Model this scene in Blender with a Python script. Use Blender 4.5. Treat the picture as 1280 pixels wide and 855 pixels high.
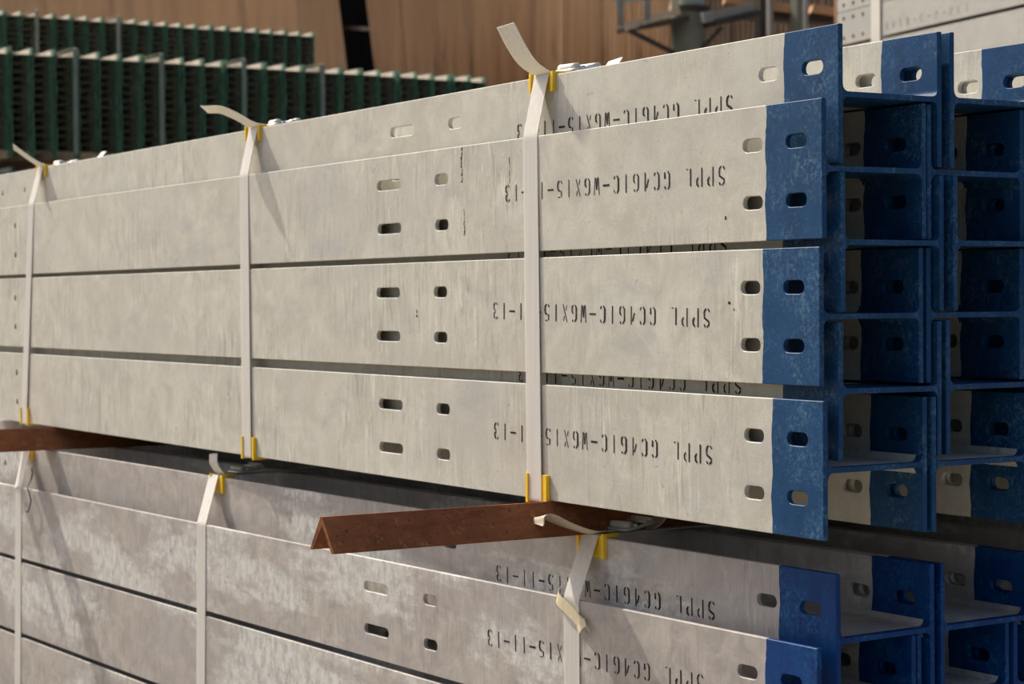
import bpy, bmesh, math, random
from mathutils import Vector, Matrix

scene = bpy.context.scene
for o in list(bpy.data.objects):
    bpy.data.objects.remove(o)
COL = scene.collection
R = math.radians
rnd = random.Random(7)

# ---------------------------------------------------------------- camera
FPX = 2547.1
CAM = Vector((1.7008, -1.4473, 0.0182))
YAW, PITCH, ROLL = 1.0173, -0.0198, -0.0057
fwd = Vector((-math.sin(YAW) * math.cos(PITCH), math.cos(YAW) * math.cos(PITCH), math.sin(PITCH)))
r0 = Vector((math.cos(YAW), math.sin(YAW), 0.0))
u0 = r0.cross(fwd)
rgt = r0 * math.cos(ROLL) + u0 * math.sin(ROLL)
upv = u0 * math.cos(ROLL) - r0 * math.sin(ROLL)
cam_data = bpy.data.cameras.new('camera')
cam_data.sensor_width = 36.0
cam_data.lens = FPX * 36.0 / 1280.0
cam_data.clip_end = 300.0
cam_data.dof.use_dof = True
cam_data.dof.focus_distance = 2.42
cam_data.dof.aperture_fstop = 12.5
cam = bpy.data.objects.new('camera', cam_data)
COL.objects.link(cam)
rot = Matrix((rgt, upv, -fwd)).transposed()
cam.matrix_world = Matrix.Translation(CAM) @ rot.to_4x4()
scene.camera = cam

# ---------------------------------------------------------------- light
SUN_TO = Vector((-0.88, -0.25, 1.0)).normalized()
world = bpy.data.worlds.new('sky_world')
scene.world = world
world.use_nodes = True
wn = world.node_tree
for n in list(wn.nodes):
    wn.nodes.remove(n)
sky = wn.nodes.new('ShaderNodeTexSky')
sky.sky_type = 'NISHITA'
sky.sun_disc = False
sky.sun_elevation = math.asin(SUN_TO.z)
sky.sun_rotation = R(251)
sky.dust_density = 5.0
sky.air_density = 0.85
sky.ozone_density = 0.7
bg = wn.nodes.new('ShaderNodeBackground')
bg.inputs['Strength'].default_value = 0.142
out = wn.nodes.new('ShaderNodeOutputWorld')
wn.links.new(sky.outputs[0], bg.inputs['Color'])
wn.links.new(bg.outputs[0], out.inputs['Surface'])
sun_data = bpy.data.lights.new('sun', 'SUN')
sun_data.energy = 4.4
sun_data.angle = R(1.5)
sun_data.color = (1.0, 0.945, 0.85)
sun = bpy.data.objects.new('sun', sun_data)
sun.rotation_euler = (-SUN_TO).to_track_quat('-Z', 'Y').to_euler()
COL.objects.link(sun)

scene.view_settings.view_transform = 'Standard'
scene.view_settings.look = 'None'
scene.view_settings.exposure = 0.0
scene.view_settings.gamma = 1.0
scene.view_settings.use_curve_mapping = False


def at(px, py, depth):
    """world point seen at photo pixel (px, py) at a given depth along the view"""
    return CAM + depth * (fwd + (px - 640) / FPX * rgt - (py - 427.5) / FPX * upv)


def to_px(p):
    d = Vector(p) - CAM
    z = d.dot(fwd)
    return 640 + FPX * d.dot(rgt) / z, 427.5 - FPX * d.dot(upv) / z


# ---------------------------------------------------------------- materials
MATS = {}


class NT:
    def __init__(self, name):
        m = bpy.data.materials.new(name)
        m.use_nodes = True
        self.m = m
        self.t = m.node_tree
        self.b = self.t.nodes['Principled BSDF']
        self.co = self.t.nodes.new('ShaderNodeTexCoord').outputs['Object']
        MATS[name] = m

    def n(self, kind, **kw):
        nd = self.t.nodes.new(kind)
        for k, v in kw.items():
            setattr(nd, k, v)
        return nd

    def link(self, a, b):
        self.t.links.new(a, b)

    def vec(self, scale=(1, 1, 1), shift=True):
        """object coordinates, shifted per object and scaled"""
        src = self.co
        if shift:
            oi = self.n('ShaderNodeObjectInfo').outputs['Random']
            mul = self.n('ShaderNodeMath', operation='MULTIPLY')
            mul.inputs[1].default_value = 37.0
            self.link(oi, mul.inputs[0])
            add = self.n('ShaderNodeVectorMath', operation='ADD')
            self.link(src, add.inputs[0])
            self.link(mul.outputs[0], add.inputs[1])
            src = add.outputs[0]
        sc = self.n('ShaderNodeVectorMath', operation='MULTIPLY')
        self.link(src, sc.inputs[0])
        sc.inputs[1].default_value = scale
        return sc.outputs[0]

    def noise(self, vec, scale=1.0, detail=4.0, rough=0.55, dist=0.0):
        nz = self.n('ShaderNodeTexNoise')
        nz.inputs['Scale'].default_value = scale
        nz.inputs['Detail'].default_value = detail
        nz.inputs['Roughness'].default_value = rough
        nz.inputs['Distortion'].default_value = dist
        self.link(vec, nz.inputs['Vector'])
        return nz.outputs[0]

    def ramp(self, fac, lo, hi):
        mr = self.n('ShaderNodeMapRange')
        mr.inputs['From Min'].default_value = lo
        mr.inputs['From Max'].default_value = hi
        self.link(fac, mr.inputs['Value'])
        return mr.outputs[0]

    def mul(self, a, k):
        m = self.n('ShaderNodeMath', operation='MULTIPLY')
        self.link(a, m.inputs[0])
        if isinstance(k, float):
            m.inputs[1].default_value = k
        else:
            self.link(k, m.inputs[1])
        return m.outputs[0]

    def mix(self, fac, a, b):
        mx = self.n('ShaderNodeMix', data_type='RGBA')
        if isinstance(fac, float):
            mx.inputs[0].default_value = fac
        else:
            self.link(fac, mx.inputs[0])
        for sock, v in ((mx.inputs[6], a), (mx.inputs[7], b)):
            if isinstance(v, tuple):
                sock.default_value = (*v, 1.0)
            else:
                self.link(v, sock)
        return mx.outputs[2]

    def bump(self, h, strength=0.2, dist=0.001):
        b = self.n('ShaderNodeBump')
        b.inputs['Strength'].default_value = strength
        b.inputs['Distance'].default_value = dist
        self.link(h, b.inputs['Height'])
        self.link(b.outputs[0], self.b.inputs['Normal'])

    def fin(self, col, rough=0.5, metal=0.0, spec=0.5):
        if isinstance(col, tuple):
            self.b.inputs['Base Color'].default_value = (*col, 1)
        else:
            self.link(col, self.b.inputs['Base Color'])
        if isinstance(rough, float):
            self.b.inputs['Roughness'].default_value = rough
        else:
            self.link(rough, self.b.inputs['Roughness'])
        self.b.inputs['Metallic'].default_value = metal
        self.b.inputs['Specular IOR Level'].default_value = spec
        return self.m


def galv(name, light, dark, tint, white, wamt, streak_amt, scr, cscale):
    t = NT(name)
    v = t.vec((1, 1, 1))
    cloud = t.noise(v, cscale, 8, 0.66, 0.7)
    col = t.mix(t.ramp(cloud, 0.36, 0.64), dark, light)
    c0 = t.noise(t.vec((2.6, 2.6, 5.0)), 1.0, 5, 0.6, 0.5)
    col = t.mix(t.mul(t.ramp(c0, 0.46, 0.66), 0.75), col, tint)
    # hanging streaks left by the zinc bath, only in places
    where = t.ramp(t.noise(t.vec((3.4, 3.4, 4.4)), 1.0, 3, 0.5, 0.3), 0.42, 0.60)
    streak = t.noise(t.vec((85, 85, 11)), 1.0, 4, 0.62, 1.0)
    col = t.mix(t.mul(t.mul(t.ramp(streak, 0.52, 0.68), where), streak_amt), col, tuple(c * 0.62 for c in dark))
    st2 = t.noise(t.vec((115, 115, 13)), 1.0, 3, 0.6, 1.1)
    col = t.mix(t.mul(t.mul(t.ramp(st2, 0.56, 0.68), where), streak_amt), col, tuple(min(1.0, c * 1.22) for c in light))
    # pale bloom of white rust with brushed edges
    cl2 = t.noise(t.vec((1.9, 1.9, 6.0)), 1.0, 10, 0.68, 0.1)
    brush = t.noise(t.vec((70, 70, 42)), 1.0, 9, 0.74, 0.5)
    col = t.mix(t.mul(t.mul(t.ramp(cl2, 0.505, 0.575), t.ramp(brush, 0.36, 0.58)), wamt), col, white)
    # bluish drying stains
    b1 = t.noise(t.vec((4.5, 4.5, 14)), 1.0, 5, 0.6, 0.5)
    col = t.mix(t.mul(t.ramp(b1, 0.56, 0.70), 0.34), col, (0.36, 0.40, 0.42))
    # scuffs: dark smudges, specks and pale scratches
    sm = t.noise(t.vec((38, 38, 60)), 1.0, 6, 0.72, 0.8)
    col = t.mix(t.mul(t.ramp(sm, 0.63, 0.74), scr), col, (0.25, 0.235, 0.20))
    sc = t.noise(t.vec((150, 150, 60)), 1.0, 3, 0.7, 1.0)
    col = t.mix(t.mul(t.ramp(sc, 0.70, 0.77), scr), col, (0.12, 0.115, 0.10))
    sc2 = t.noise(t.vec((30, 30, 75)), 1.0, 5, 0.72, 1.0)
    col = t.mix(t.mul(t.ramp(sc2, 0.65, 0.71), 0.5), col, (0.76, 0.74, 0.67))
    grain = t.noise(v, 420.0, 2, 0.6)
    col = t.mix(t.mul(t.ramp(grain, 0.35, 0.7), 0.18), col, (0.22, 0.21, 0.185))
    t.bump(t.noise(t.vec((50, 50, 32)), 1.0, 6, 0.65), 0.28, 0.0016)
    return t.fin(col, 0.52, 0.0, 0.3)


galv('galvanised', (0.705, 0.675, 0.565), (0.555, 0.525, 0.435), (0.55, 0.53, 0.46), (0.68, 0.665, 0.575), 0.40, 0.72, 0.7, 17.0)
galv('galvanised_weathered', (0.56, 0.505, 0.445), (0.39, 0.35, 0.315), (0.41, 0.37, 0.36), (0.80, 0.80, 0.735), 0.85, 0.45, 0.5, 26.0)
galv('galvanised_grey', (0.50, 0.485, 0.425), (0.43, 0.415, 0.365), (0.42, 0.41, 0.375), (0.55, 0.54, 0.48), 0.4, 0.3, 0.4, 9.0)


def blue(name, base, pale, amt, deep):
    t = NT(name)
    v = t.vec()
    a = t.noise(v, 190.0, 4, 0.75, 0.6)
    a2 = t.noise(t.vec((120, 120, 45)), 1.0, 4, 0.7, 0.8)
    b = t.noise(v, 14.0, 4, 0.65, 0.5)
    dk = t.noise(t.vec((40, 40, 14)), 1.0, 4, 0.6)
    col = t.mix(t.mul(t.ramp(dk, 0.42, 0.74), 0.75), base, deep)
    wear = t.mul(t.ramp(a, 0.48, 0.66), t.ramp(b, 0.42, 0.62))
    col = t.mix(t.mul(wear, amt), col, pale)
    wear2 = t.mul(t.ramp(a2, 0.56, 0.70), t.ramp(b, 0.46, 0.58))
    col = t.mix(t.mul(wear2, amt), col, pale)
    sp = t.noise(v, 420.0, 2, 0.6)
    col = t.mix(t.mul(t.ramp(sp, 0.66, 0.74), 0.6), col, pale)
    t.bump(t.noise(v, 170.0, 3, 0.6), 0.25, 0.0008)
    return t.fin(col, 0.5, 0.0, 0.2)


blue('blue_paint', (0.007, 0.060, 0.160), (0.14, 0.27, 0.37), 0.55, (0.004, 0.036, 0.098))
blue('blue_paint_fresh', (0.0008, 0.045, 0.185), (0.008, 0.16, 0.34), 0.8, (0.001, 0.012, 0.105))

t = NT('stencil_ink')
nz = t.noise(t.vec(), 260.0, 3, 0.7)
t.fin(t.mix(t.ramp(nz, 0.56, 0.75), (0.018, 0.016, 0.014), (0.16, 0.15, 0.13)), 0.7, 0, 0.2)

t = NT('strap_weave')
w = t.noise(t.vec((420, 420, 4)), 1.0, 2, 0.5)
st = t.noise(t.vec((60, 60, 6)), 1.0, 3, 0.6)
col = t.mix(t.ramp(w, 0.3, 0.7), (0.64, 0.60, 0.53), (0.75, 0.71, 0.63))
col = t.mix(t.mul(t.ramp(st, 0.66, 0.76), 0.5), col, (0.38, 0.42, 0.46))
t.bump(w, 0.15, 0.0004)
t.fin(col, 0.45, 0, 0.4)
t.b.inputs['Subsurface Weight'].default_value = 0.5
t.b.inputs['Subsurface Radius'].default_value = (0.004, 0.0036, 0.003)
t.b.inputs['Subsurface Scale'].default_value = 1.0

t = NT('strap_weave_cream')
w = t.noise(t.vec((420, 420, 4)), 1.0, 2, 0.5)
t.fin(t.mix(t.ramp(w, 0.3, 0.7), (0.56, 0.48, 0.36), (0.68, 0.59, 0.45)), 0.5, 0, 0.35)

t = NT('yellow_plastic')
nz = t.noise(t.vec(), 40.0, 3, 0.6)
t.fin(t.mix(t.ramp(nz, 0.35, 0.7), (0.95, 0.62, 0.02), (0.88, 0.53, 0.015)), 0.4, 0, 0.45)

t = NT('masking_tape')
nz = t.noise(t.vec((300, 60, 60)), 1.0, 2, 0.5)
t.fin(t.mix(t.ramp(nz, 0.3, 0.7), (0.72, 0.60, 0.38), (0.80, 0.70, 0.48)), 0.55, 0, 0.3)

t = NT('buckle_wire')
nz = t.noise(t.vec(), 90.0, 3, 0.6)
t.fin(t.mix(t.ramp(nz, 0.3, 0.7), (0.60, 0.60, 0.56), (0.72, 0.71, 0.67)), 0.38, 0.6, 0.5)

t = NT('rust')
v = t.vec()
a = t.noise(t.vec((22, 9, 22)), 1.0, 6, 0.68, 0.4)
col = t.mix(t.ramp(a, 0.35, 0.66), (0.16, 0.058, 0.027), (0.33, 0.125, 0.052))
b = t.noise(v, 70.0, 4, 0.7)
col = t.mix(t.mul(t.ramp(b, 0.58, 0.74), 0.75), col, (0.44, 0.21, 0.085))
c = t.noise(v, 130.0, 3, 0.7)
col = t.mix(t.mul(t.ramp(c, 0.62, 0.70), 0.8), col, (0.030, 0.018, 0.014))
t.bump(t.noise(v, 140.0, 5, 0.7), 0.4, 0.0012)
t.fin(col, 0.85, 0, 0.15)

t = NT('black_wire')
t.fin((0.05, 0.045, 0.04), 0.6)

t = NT('ground_concrete')
a = t.noise(t.vec((1, 1, 1), False), 0.8, 6, 0.65)
t.fin(t.mix(t.ramp(a, 0.35, 0.68), (0.20, 0.18, 0.15), (0.30, 0.27, 0.225)), 0.9, 0, 0.2)

t = NT('timber')
a = t.noise(t.vec((60, 3, 60)), 1.0, 5, 0.6)
t.fin(t.mix(t.ramp(a, 0.35, 0.68), (0.16, 0.10, 0.055), (0.27, 0.18, 0.10)), 0.85, 0, 0.2)


# galvanised beam with a green painted end (the last 6 cm)
def green_end(name, steel_lo, steel_hi):
    t = NT(name)
    sx = t.n('ShaderNodeSeparateXYZ')
    t.link(t.co, sx.inputs[0])
    a = t.noise(t.vec((20, 20, 8)), 1.0, 4, 0.6)
    steel = t.mix(t.ramp(a, 0.35, 0.65), steel_lo, steel_hi)
    g = t.noise(t.vec(), 30.0, 3, 0.6)
    grn = t.mix(t.ramp(g, 0.4, 0.75), (0.075, 0.185, 0.105), (0.125, 0.25, 0.16))
    f = t.ramp(sx.outputs[0], -0.055, -0.050)
    return t.fin(t.mix(f, steel, grn), 0.55, 0, 0.35)


green_end('green_ended_steel', (0.52, 0.47, 0.38), (0.68, 0.62, 0.52))

t = NT('tan_sheet')
sx = t.n('ShaderNodeSeparateXYZ')
t.link(t.co, sx.inputs[0])
a = t.noise(t.vec((2.2, 2.2, 0.25)), 1.0, 5, 0.65)
col = t.mix(t.ramp(a, 0.3, 0.7), (0.68, 0.465, 0.275), (0.80, 0.57, 0.35))
# rust washing up from the foot of the sheets, ragged upper limit
s = t.noise(t.vec((3.6, 3.6, 0.12)), 1.0, 5, 0.7)
hh = t.n('ShaderNodeMath', operation='MULTIPLY_ADD')
t.link(s, hh.inputs[0])
hh.inputs[1].default_value = 2.6
t.link(t.mul(sx.outputs[2], -0.55), hh.inputs[2])
col = t.mix(t.mul(t.ramp(hh.outputs[0], -1.95, -0.9), 0.8), col, (0.47, 0.25, 0.11))
s2 = t.noise(t.vec((1.6, 1.6, 0.5)), 1.0, 3, 0.6)
h2 = t.mul(t.ramp(hh.outputs[0], -1.6, -1.0), t.ramp(s2, 0.52, 0.64))
col = t.mix(t.mul(h2, 0.85), col, (0.13, 0.055, 0.024))
t.fin(col, 0.75, 0, 0.2)


def plain(name, c1, c2, sc=12.0, rough=0.7):
    t = NT(name)
    a = t.noise(t.vec(), sc, 4, 0.6)
    return t.fin(t.mix(t.ramp(a, 0.35, 0.65), c1, c2), rough, 0, 0.25)


plain('brown_sheet', (0.24, 0.16, 0.105), (0.32, 0.22, 0.15), 3)
plain('strap_grey_green', (0.16, 0.20, 0.155), (0.22, 0.25, 0.20), 20)
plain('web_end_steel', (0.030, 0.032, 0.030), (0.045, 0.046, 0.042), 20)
plain('painted_shade_interior', (0.030, 0.038, 0.050), (0.040, 0.048, 0.060), 3, 0.9)  # near-black colour stands in for shade inside the wall opening
plain('tower_green', (0.15, 0.155, 0.115), (0.21, 0.21, 0.155), 4)
plain('tower_pale', (0.34, 0.37, 0.30), (0.43, 0.45, 0.37), 4)
plain('tan_steel', (0.55, 0.43, 0.28), (0.65, 0.52, 0.36), 4)
plain('dark_steel', (0.045, 0.035, 0.028), (0.07, 0.055, 0.042), 4)
plain('grey_steel', (0.24, 0.22, 0.19), (0.32, 0.30, 0.26), 4)
plain('orange_timber', (0.46, 0.25, 0.13), (0.60, 0.36, 0.20), 3)
plain('faint_ink', (0.17, 0.165, 0.145), (0.27, 0.26, 0.23), 60)


# ---------------------------------------------------------------- helpers
def link_mesh(name, me, mat=None, parent=None, loc=None):
    o = bpy.data.objects.new(name, me)
    COL.objects.link(o)
    if mat and not me.materials:
        me.materials.append(MATS[mat])
    if parent:
        o.parent = parent
    if loc:
        o.location = loc
    return o


def bm_mesh(bm, name, smooth=False):
    bmesh.ops.recalc_face_normals(bm, faces=bm.faces)
    me = bpy.data.meshes.new(name)
    bm.to_mesh(me)
    bm.free()
    if smooth:
        for p in me.polygons:
            p.use_smooth = True
    return me


def empty(name, loc=(0, 0, 0), rot=(0, 0, 0)):
    o = bpy.data.objects.new(name, None)
    o.empty_display_size = 0.05
    o.location = loc
    o.rotation_euler = rot
    COL.objects.link(o)
    return o


def tag(o, label, cat, group=None, kind=None):
    o['label'] = label
    o['category'] = cat
    if group:
        o['group'] = group
    if kind:
        o['kind'] = kind
    return o


def box(bm, lo, hi, mtx=None):
    vs = [bm.verts.new((x, y, z)) for x in (lo[0], hi[0]) for y in (lo[1], hi[1]) for z in (lo[2], hi[2])]
    if mtx:
        for v in vs:
            v.co = mtx @ v.co
    for f in ((0, 1, 3, 2), (4, 6, 7, 5), (0, 4, 5, 1), (2, 3, 7, 6), (0, 2, 6, 4), (1, 5, 7, 3)):
        bm.faces.new([vs[i] for i in f])


def bar(bm, a, b, w, h, hint=Vector((0, 0, 1))):
    a, b = Vector(a), Vector(b)
    d = (b - a)
    L = d.length
    d.normalize()
    s = d.cross(hint)
    if s.length < 1e-4:
        s = d.cross(Vector((1, 0, 0)))
    s.normalize()
    n = s.cross(d)
    M = Matrix((d, s, n)).transposed().to_4x4()
    M.translation = a
    box(bm, (0, -w / 2, -h / 2), (L, w / 2, h / 2), M)


def tube(bm, pts, rad, n=10, closed=False):
    pts = [Vector(p) for p in pts]
    rings = []
    N = len(pts)
    prev = None
    for i, p in enumerate(pts):
        a = pts[i - 1] if (i > 0 or closed) else p
        b = pts[(i + 1) % N] if (i < N - 1 or closed) else p
        d = (b - a).normalized()
        if prev is None:
            s = d.orthogonal().normalized()
        else:
            s = (prev - d * prev.dot(d)).normalized()
        prev = s
        q = d.cross(s)
        rr = rad[i] if isinstance(rad, (list, tuple)) else rad
        rings.append([bm.verts.new(p + rr * (math.cos(2 * math.pi * k / n) * s + math.sin(2 * math.pi * k / n) * q)) for k in range(n)])
    for i in range(N if closed else N - 1):
        A, B = rings[i], rings[(i + 1) % N]
        for k in range(n):
            bm.faces.new((A[k], A[(k + 1) % n], B[(k + 1) % n], B[k]))
    if not closed:
        bm.faces.new(list(reversed(rings[0])))
        bm.faces.new(rings[-1])


def spline(pts, per=8):
    pts = [Vector(p) for p in pts]
    P = [pts[0] * 2 - pts[1]] + pts + [pts[-1] * 2 - pts[-2]]
    res = []
    for i in range(1, len(P) - 2):
        for k in range(per):
            u = k / per
            a, b, c, d = P[i - 1], P[i], P[i + 1], P[i + 2]
            res.append(0.5 * ((2 * b) + (c - a) * u + (2 * a - 5 * b + 4 * c - d) * u * u + (3 * b - a - 3 * c + d) * u ** 3))
    res.append(pts[-1])
    return res


def ribbon(bm, pts, width, thick, wdirs, closed=False):
    """flat band along pts; wdirs is one vector or one per point"""
    pts = [Vector(p) for p in pts]
    N = len(pts)
    rings = []
    for i, p in enumerate(pts):
        a = pts[i - 1] if (i > 0 or closed) else p
        b = pts[(i + 1) % N] if (i < N - 1 or closed) else p
        d = (b - a).normalized()
        w = wdirs[i] if isinstance(wdirs, list) else wdirs
        w = Vector(w)
        w = (w - d * w.dot(d)).normalized()
        n = d.cross(w)
        ww = width[i] if isinstance(width, list) else width
        rings.append([bm.verts.new(p + sx * w * ww / 2 + sn * n * thick / 2) for sx, sn in ((-1, -1), (1, -1), (1, 1), (-1, 1))])
    for i in range(N if closed else N - 1):
        A, B = rings[i], rings[(i + 1) % N]
        for k in range(4):
            bm.faces.new((A[k], A[(k + 1) % 4], B[(k + 1) % 4], B[k]))
    if not closed:
        bm.faces.new(list(reversed(rings[0])))
        bm.faces.new(rings[-1])


# ---------------------------------------------------------------- ground
bm = bmesh.new()
box(bm, (-60, -25, -0.99), (25, 70, -0.95))
g = link_mesh('floor', bm_mesh(bm, 'floor'), 'ground_concrete')
tag(g, 'dusty concrete yard surface under the steel stacks', 'ground', kind='structure')

# ---------------------------------------------------------------- main I-beams
FW = 0.152      # flange width
DP = 0.152      # depth over flanges
TF = 0.0068     # flange thickness
TW = 0.0060     # web thickness
LB = 3.80       # length
HOLES_P = [(-0.0437, 0.0356, 0.0152)]
HOLES_S = [(-0.1200, 0.0356, 0.0152), (-0.830, 0.038, 0.0156), (-0.988, 0.074, 0.0152), (-2.742, 0.014, 0.014), (-2.90, 0.014, 0.014)]


def slot(cx, cz, length, h, n=6):
    r = h / 2
    a = max(length / 2 - r, 0.0)
    pts = []
    for k in range(n + 1):
        th = -math.pi / 2 + math.pi * k / n
        pts.append((cx + a + r * math.cos(th), cz + r * math.sin(th)))
    for k in range(n + 1):
        th = math.pi / 2 + math.pi * k / n
        pts.append((cx - a + r * math.cos(th), cz + r * math.sin(th)))
    return pts


def plate_mesh(name, outline, fixed, holes, t, ch=0.0007):
    """plate in the xz plane, y from 0 to t, with chamfered rims. fixed[i]: outline vertex on the paint seam"""
    bm = bmesh.new()

    def inset(loop, fx, sign):
        n = len(loop)
        area = sum(loop[i][0] * loop[(i + 1) % n][1] - loop[(i + 1) % n][0] * loop[i][1] for i in range(n))
        s = sign * (1 if area > 0 else -1)
        res = []
        for i in range(n):
            p, a, b = Vector(loop[i]), Vector(loop[i - 1]), Vector(loop[(i + 1) % n])
            e1 = (p - a).normalized()
            e2 = (b - p).normalized()
            n1 = Vector((-e1.y, e1.x)) * s
            n2 = Vector((-e2.y, e2.x)) * s
            if fx and fx[i]:
                z = p.y
                if abs(abs(z) - FW / 2) < 1e-6:
                    z -= math.copysign(ch, z)
                res.append((p.x, z))
                continue
            m = (n1 + n2)
            m = m / max(m.length_squared, 0.5) * 2 * ch if m.length > 1e-6 else n1 * ch
            res.append((p.x + m.x, p.y + m.y))
        return res
    loops = [(outline, inset(outline, fixed, 1))] + [(h, inset(h, None, -1)) for h in holes]
    fronts, backs = [], []
    for lp, ins in loops:
        f = [bm.verts.new((x, 0.0, z)) for x, z in ins]
        a = [bm.verts.new((x, ch, z)) for x, z in lp]
        b = [bm.verts.new((x, t - ch, z)) for x, z in lp]
        k = [bm.verts.new((x, t, z)) for x, z in ins]
        n = len(lp)
        for A, B in ((f, a), (a, b), (b, k)):
            for i in range(n):
                j = (i + 1) % n
                bm.faces.new((A[i], A[j], B[j], B[i]))
        fronts.append(f)
        backs.append(k)
    for grp in (fronts, backs):
        edges = []
        for lp in grp:
            for i in range(len(lp)):
                e = bm.edges.get((lp[i], lp[(i + 1) % len(lp)]))
                edges.append(e)
        bmesh.ops.triangle_fill(bm, edges=edges, use_beauty=True)
    return bm_mesh(bm, name)


def make_variant(k):
    rr = random.Random(100 + k)
    base = (-0.0965, -0.0975, -0.088, -0.093)[k]
    n = 26
    seam = []
    ph = rr.random() * 6
    for i in range(n + 1):
        z = -FW / 2 + FW * i / n
        x = base + 0.0011 * math.sin(i * 0.55 + ph) + rr.uniform(-0.0007, 0.0007) + (0.0016 * (i / n - 0.5))
        x = min(max(x, -0.1000), -0.070)
        seam.append((x, z))
    h = FW / 2
    # painted end: right of the seam (counter-clockwise seen with x right, z up)
    o_p = [(0.0, -h), (0.0, h)] + list(reversed(seam))
    f_p = [False, False] + [True] * len(seam)
    hp = [slot(x, s * 0.0325, l, hh) for x, l, hh in HOLES_P for s in (1, -1)]
    me_p = plate_mesh('flange_painted_end', o_p, f_p, hp, TF)
    o_s = [(-LB, h), (-LB, -h)] + seam
    f_s = [False, False] + [True] * len(seam)
    hs = [slot(x, s * 0.0325, l, hh) for x, l, hh in HOLES_S for s in (1, -1)]
    me_s = plate_mesh('flange', o_s, f_s, hs, TF)

    def web(x0, x1, nm):
        r = 0.0075
        prof = []
        y0, y1, tz = TF, DP - TF, TW / 2
        up = []
        for i in range(6):
            th = math.pi + (math.pi / 2) * i / 5
            up.append((y0 + r + r * math.cos(th), tz + r + r * math.sin(th)))
        for i in range(6):
            th = 1.5 * math.pi + (math.pi / 2) * i / 5
            up.append((y1 - r + r * math.cos(th), tz + r + r * math.sin(th)))
        prof = up + [(y, -z) for y, z in reversed(up)]
        bm = bmesh.new()
        A = [bm.verts.new((x0, y, z)) for y, z in prof]
        B = [bm.verts.new((x1, y, z)) for y, z in prof]
        m = len(prof)
        for i in range(m):
            bm.faces.new((A[i], A[(i + 1) % m], B[(i + 1) % m], B[i]))
        bm.faces.new(A)
        bm.faces.new(list(reversed(B)))
        return bm_mesh(bm, nm)
    res = {'fs': me_s, 'fp': me_p}
    for key, xb in (('', base - 0.003), ('short', -0.012)):
        res['ws' + key] = web(-LB, xb, 'web')
        res['wp' + key] = web(xb, -0.0003, 'web_painted_end')
    return res


VARS = [make_variant(k) for k in range(4)]


def with_mat(me, mat, cache={}):
    key = (me.name, mat)
    if key not in cache:
        m = me.copy()
        m.materials.clear()
        m.materials.append(MATS[mat])
        cache[key] = m
    return cache[key]


# stencil lettering -------------------------------------------------
GL = {
    'S': [[(.30, .99), (.12, .86), (.12, .70), (.50, .50), (.52, .26), (.48, .12), (.34, .01)], [(.42, .98), (.52, .84)], [(.08, .18), (.20, .02)]],
    'P': [[(.10, 0), (.10, 1)], [(.36, .98), (.50, .86), (.52, .66), (.40, .50)]],
    'L': [[(.12, 0), (.12, .93)], [(.34, .03), (.50, .03)]],
    'G': [[(.24, .98), (.10, .84), (.10, .18), (.24, .02)], [(.42, .97), (.52, .82)], [(.44, .40), (.50, .38), (.50, .06)]],
    'C': [[(.24, .98), (.10, .84), (.10, .18), (.24, .02)], [(.42, .97), (.52, .80)], [(.42, .03), (.52, .20)]],
    '4': [[(.40, 0), (.40, 1)], [(.28, .82), (.10, .36)]],
    '6': [[(.26, .98), (.10, .80), (.10, .16), (.24, .02)], [(.40, .02), (.52, .14), (.52, .40), (.40, .52)], [(.42, .97), (.50, .86)]],
    'I': [[(.30, 0), (.30, 1)]],
    '1': [[(.30, 0), (.30, 1)]],
    'W': [[(.08, 1), (.16, 0)], [(.30, .70), (.24, .04)], [(.34, .70), (.40, .04)], [(.56, 1), (.48, 0)]],
    'X': [[(.10, 1), (.50, 0)], [(.46, .96), (.36, .66)], [(.22, .34), (.12, .04)]],
    '5': [[(.14, .95), (.14, .60)], [(.26, .96), (.50, .96)], [(.26, .62), (.46, .55), (.52, .34), (.48, .12), (.34, .01)], [(.08, .18), (.18, .03)]],
    '3': [[(.10, .86), (.24, .99)], [(.36, .98), (.50, .86), (.50, .66), (.34, .54)], [(.36, .48), (.52, .36), (.52, .14), (.36, .01)], [(.10, .14), (.24, .01)]],
    '-': [[(.08, .50), (.56, .50)]],
    'H': [[(.10, 0), (.10, 1)], [(.50, 0), (.50, 1)], [(.2, .5), (.4, .5)]],
    'U': [[(.10, 1), (.10, .15), (.24, .02)], [(.50, 1), (.50, .15), (.38, .02)]],
}


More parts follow.
